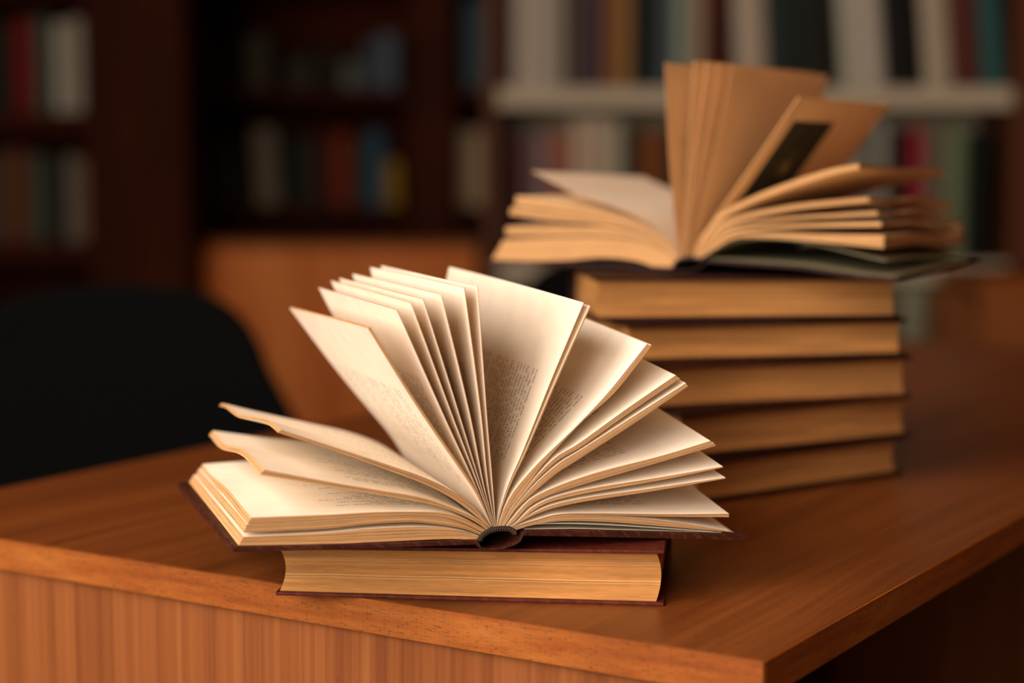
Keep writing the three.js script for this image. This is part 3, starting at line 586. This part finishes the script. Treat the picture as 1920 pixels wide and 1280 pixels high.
function closedBook(label, pos, yaw, Ln, W, hl, hr, o) {
  const b = thing('closed_book', label, 'book', pos, yaw, 'closed books');
  const T = o.board ?? 0.0026, ov = o.over ?? 0.003, x0 = -Ln / 2, x1 = Ln / 2;
  const wedge = (g) => { const p = g.attributes.position; for (let i = 0; i < p.count; i++) { const k = (p.getX(i) - x0) / Ln; p.setY(i, p.getY(i) * (hl + (hr - hl) * k)); } g.computeVertexNormals(); return g; };
  const hm = (hl + hr) / 2, tb = T / hm;
  // boards
  const uvScale = (g) => { const p = g.attributes.position, uv = g.attributes.uv; for (let i = 0; i < p.count; i++) uv.setXY(i, p.getX(i) + p.getY(i) * 0.5, p.getZ(i) + p.getY(i) * 0.5); return g; };
  const flatBoard = (y0) => { const g = new RoundedBoxGeometry(Ln, T, W, 2, T * 0.3); const p = g.attributes.position; g.translate(0, y0 + T / 2, -W / 2); for (let i = 0; i < p.count; i++) { const k = (p.getX(i) - x0) / Ln; if (y0 > 0) p.setY(i, p.getY(i) - hm + hl + (hr - hl) * k); } g.computeVertexNormals(); return uvScale(g); };
  part('lower_board', flatBoard(0), o.cover, b);
  part('upper_board', flatBoard(hm - T), o.cover, b);
  // page block: concave fore-edge, convex back; a grid along x
  const NX = 24, NV = 16, bx0 = x0 + ov, bx1 = x1 - ov, zf = -ov, zb = -W + 0.006, con = o.con ?? 0.003, pos3 = [], uv = [], gi = [[], []];
  const F = (i, j) => { const x = bx0 + (bx1 - bx0) * i / NX, v = j / NV, q = 1 - (2 * v - 1) ** 2, h0 = T * 0.98, h1 = hl + (hr - hl) * (x - x0) / Ln - T * 0.98; return [x + (o.shift ?? 0) * (q - 0.5), h0 + (h1 - h0) * v, zf - con * q]; };
  const Bk = (i, j) => { const p = F(i, j), q = 1 - (2 * j / NV - 1) ** 2; return [p[0], p[1], zb - 0.003 * q]; };
  const grid = (g, R, C, fn, uvf, flip) => { const o2 = pos3.length / 3; for (let r = 0; r <= R; r++) for (let c = 0; c <= C; c++) { pos3.push(...fn(r, c)); uv.push(...uvf(r, c)); } for (let r = 0; r < R; r++) for (let c = 0; c < C; c++) { const a = o2 + r * (C + 1) + c, e = a + C + 1; gi[g].push(...(flip ? [a, e, a + 1, a + 1, e, e + 1] : [a, a + 1, e, a + 1, e + 1, e])); } };
  grid(0, NX, NV, F, (i, j) => [i / NX, j / NV], true);
  grid(1, NX, NV, Bk, (i, j) => [i / NX, j / NV], false);
  const mixp = (p, q, t) => p.map((a, k) => a + (q[k] - a) * t);
  grid(0, NV, 6, (j, k) => mixp(F(0, j), Bk(0, j), k / 6), (j, k) => [k / 6 * 0.6, j / NV], false);
  grid(0, NV, 6, (j, k) => mixp(F(NX, j), Bk(NX, j), k / 6), (j, k) => [k / 6 * 0.6, j / NV], true);
  grid(1, NX, 1, (i, k) => (k ? Bk(i, NV) : F(i, NV)), (i, k) => [i / NX, k], true);
  grid(1, NX, 1, (i, k) => (k ? Bk(i, 0) : F(i, 0)), (i, k) => [i / NX, k], false);
  const g = new THREE.BufferGeometry(); g.setAttribute('position', new THREE.Float32BufferAttribute(pos3, 3)); g.setAttribute('uv', new THREE.Float32BufferAttribute(uv, 2)); g.setIndex(gi.flat());
  g.addGroup(0, gi[0].length, 0); g.addGroup(gi[0].length, gi[1].length, 1); g.computeVertexNormals();
  part('page_block', g, [std({ map: foreTex(o.seed, o.lines ?? []), roughness: 0.95, specularIntensity: 0.2 }), P_PLAIN_S], b);
  // rounded spine at the back
  const s = new THREE.Shape(), N = 14; const prof = [];
  for (let i = 0; i <= N; i++) { const v = i / N, q = Math.sqrt(Math.max(0, 1 - (2 * v - 1) ** 2)); prof.push([-W + 0.004 - 0.006 * q, v]); }
  for (let i = N; i >= 0; i--) { const v = i / N, q = Math.sqrt(Math.max(0, 1 - (2 * v - 1) ** 2)); prof.push([-W + 0.0055 - 0.006 * q, 0.04 + v * 0.92]); }
  prof.forEach(([z, v], i) => (i ? s.lineTo(-z, v) : s.moveTo(-z, v))); s.closePath();
  const sg = new THREE.ExtrudeGeometry(s, { depth: Ln, bevelEnabled: false, steps: 6 }).rotateY(Math.PI / 2).translate(x0, 0, 0);
  part('spine', uvScale(wedge(sg)), o.cover, b);
  return b;
}
const P_PLAIN_S = std({ map: plainPaper, roughness: 0.9, specularIntensity: 0.25 });
{ // the front one: near edge from (-0.1264, -0.9596) to (0.0792, -0.9378)
  const yaw = rad(-6.6), cx = (-0.1264 + 0.0792) / 2, cz = (-0.9596 - 0.9378) / 2;
  closedBook('closed maroon book lying flat under the front open book', [cx, DESK_Y, cz], yaw, 0.2067, 0.132, 0.0270, 0.0296, { cover: coverMaroon, seed: 11, lines: [0.31, 0.365, 0.70, 0.745], con: 0.0042, board: 0.0019, shift: 0.0024 });
}
{
  const centre = [0.165, -1.319], W = 0.13;
  const stack = [[36, 0.200, 0.0025, 0.0292, 0.0285, 'lowest', 21, coverDark], [30, 0.205, 0.0037, 0.0317, 0.0310, 'second from the bottom', 31, coverDark], [19, 0.207, -0.0005, 0.0307, 0.0300, 'third and middle one', 41, coverBrown], [12, 0.205, -0.0025, 0.0275, 0.0270, 'fourth from the bottom, the thinnest', 51, coverDark], [5, 0.215, -0.0090, 0.0312, 0.0295, 'topmost under the open book', 61, coverDark]];
  let y = DESK_Y;
  stack.forEach(([deg, Ln, shift, hl, hr, which, sd, cover], i) => {
    const t = rad(deg), X = [Math.cos(t), -Math.sin(t)], Z = [-Math.sin(t), -Math.cos(t)];
    closedBook(`closed hardback in the stack behind, ${which}`, [centre[0] - Z[0] * W / 2 + X[0] * shift, y, centre[1] - Z[1] * W / 2 + X[1] * shift], t, Ln, W, hl, hr, { cover, seed: sd, con: 0.003, over: 0.0045, board: 0.003 });
    y += Math.max(hl, hr) + 0.0002;
  });
}
scene.traverse((o) => { if (o.isMesh) { o.castShadow = true; o.receiveShadow = true; } });
renderer.render(scene, camera);
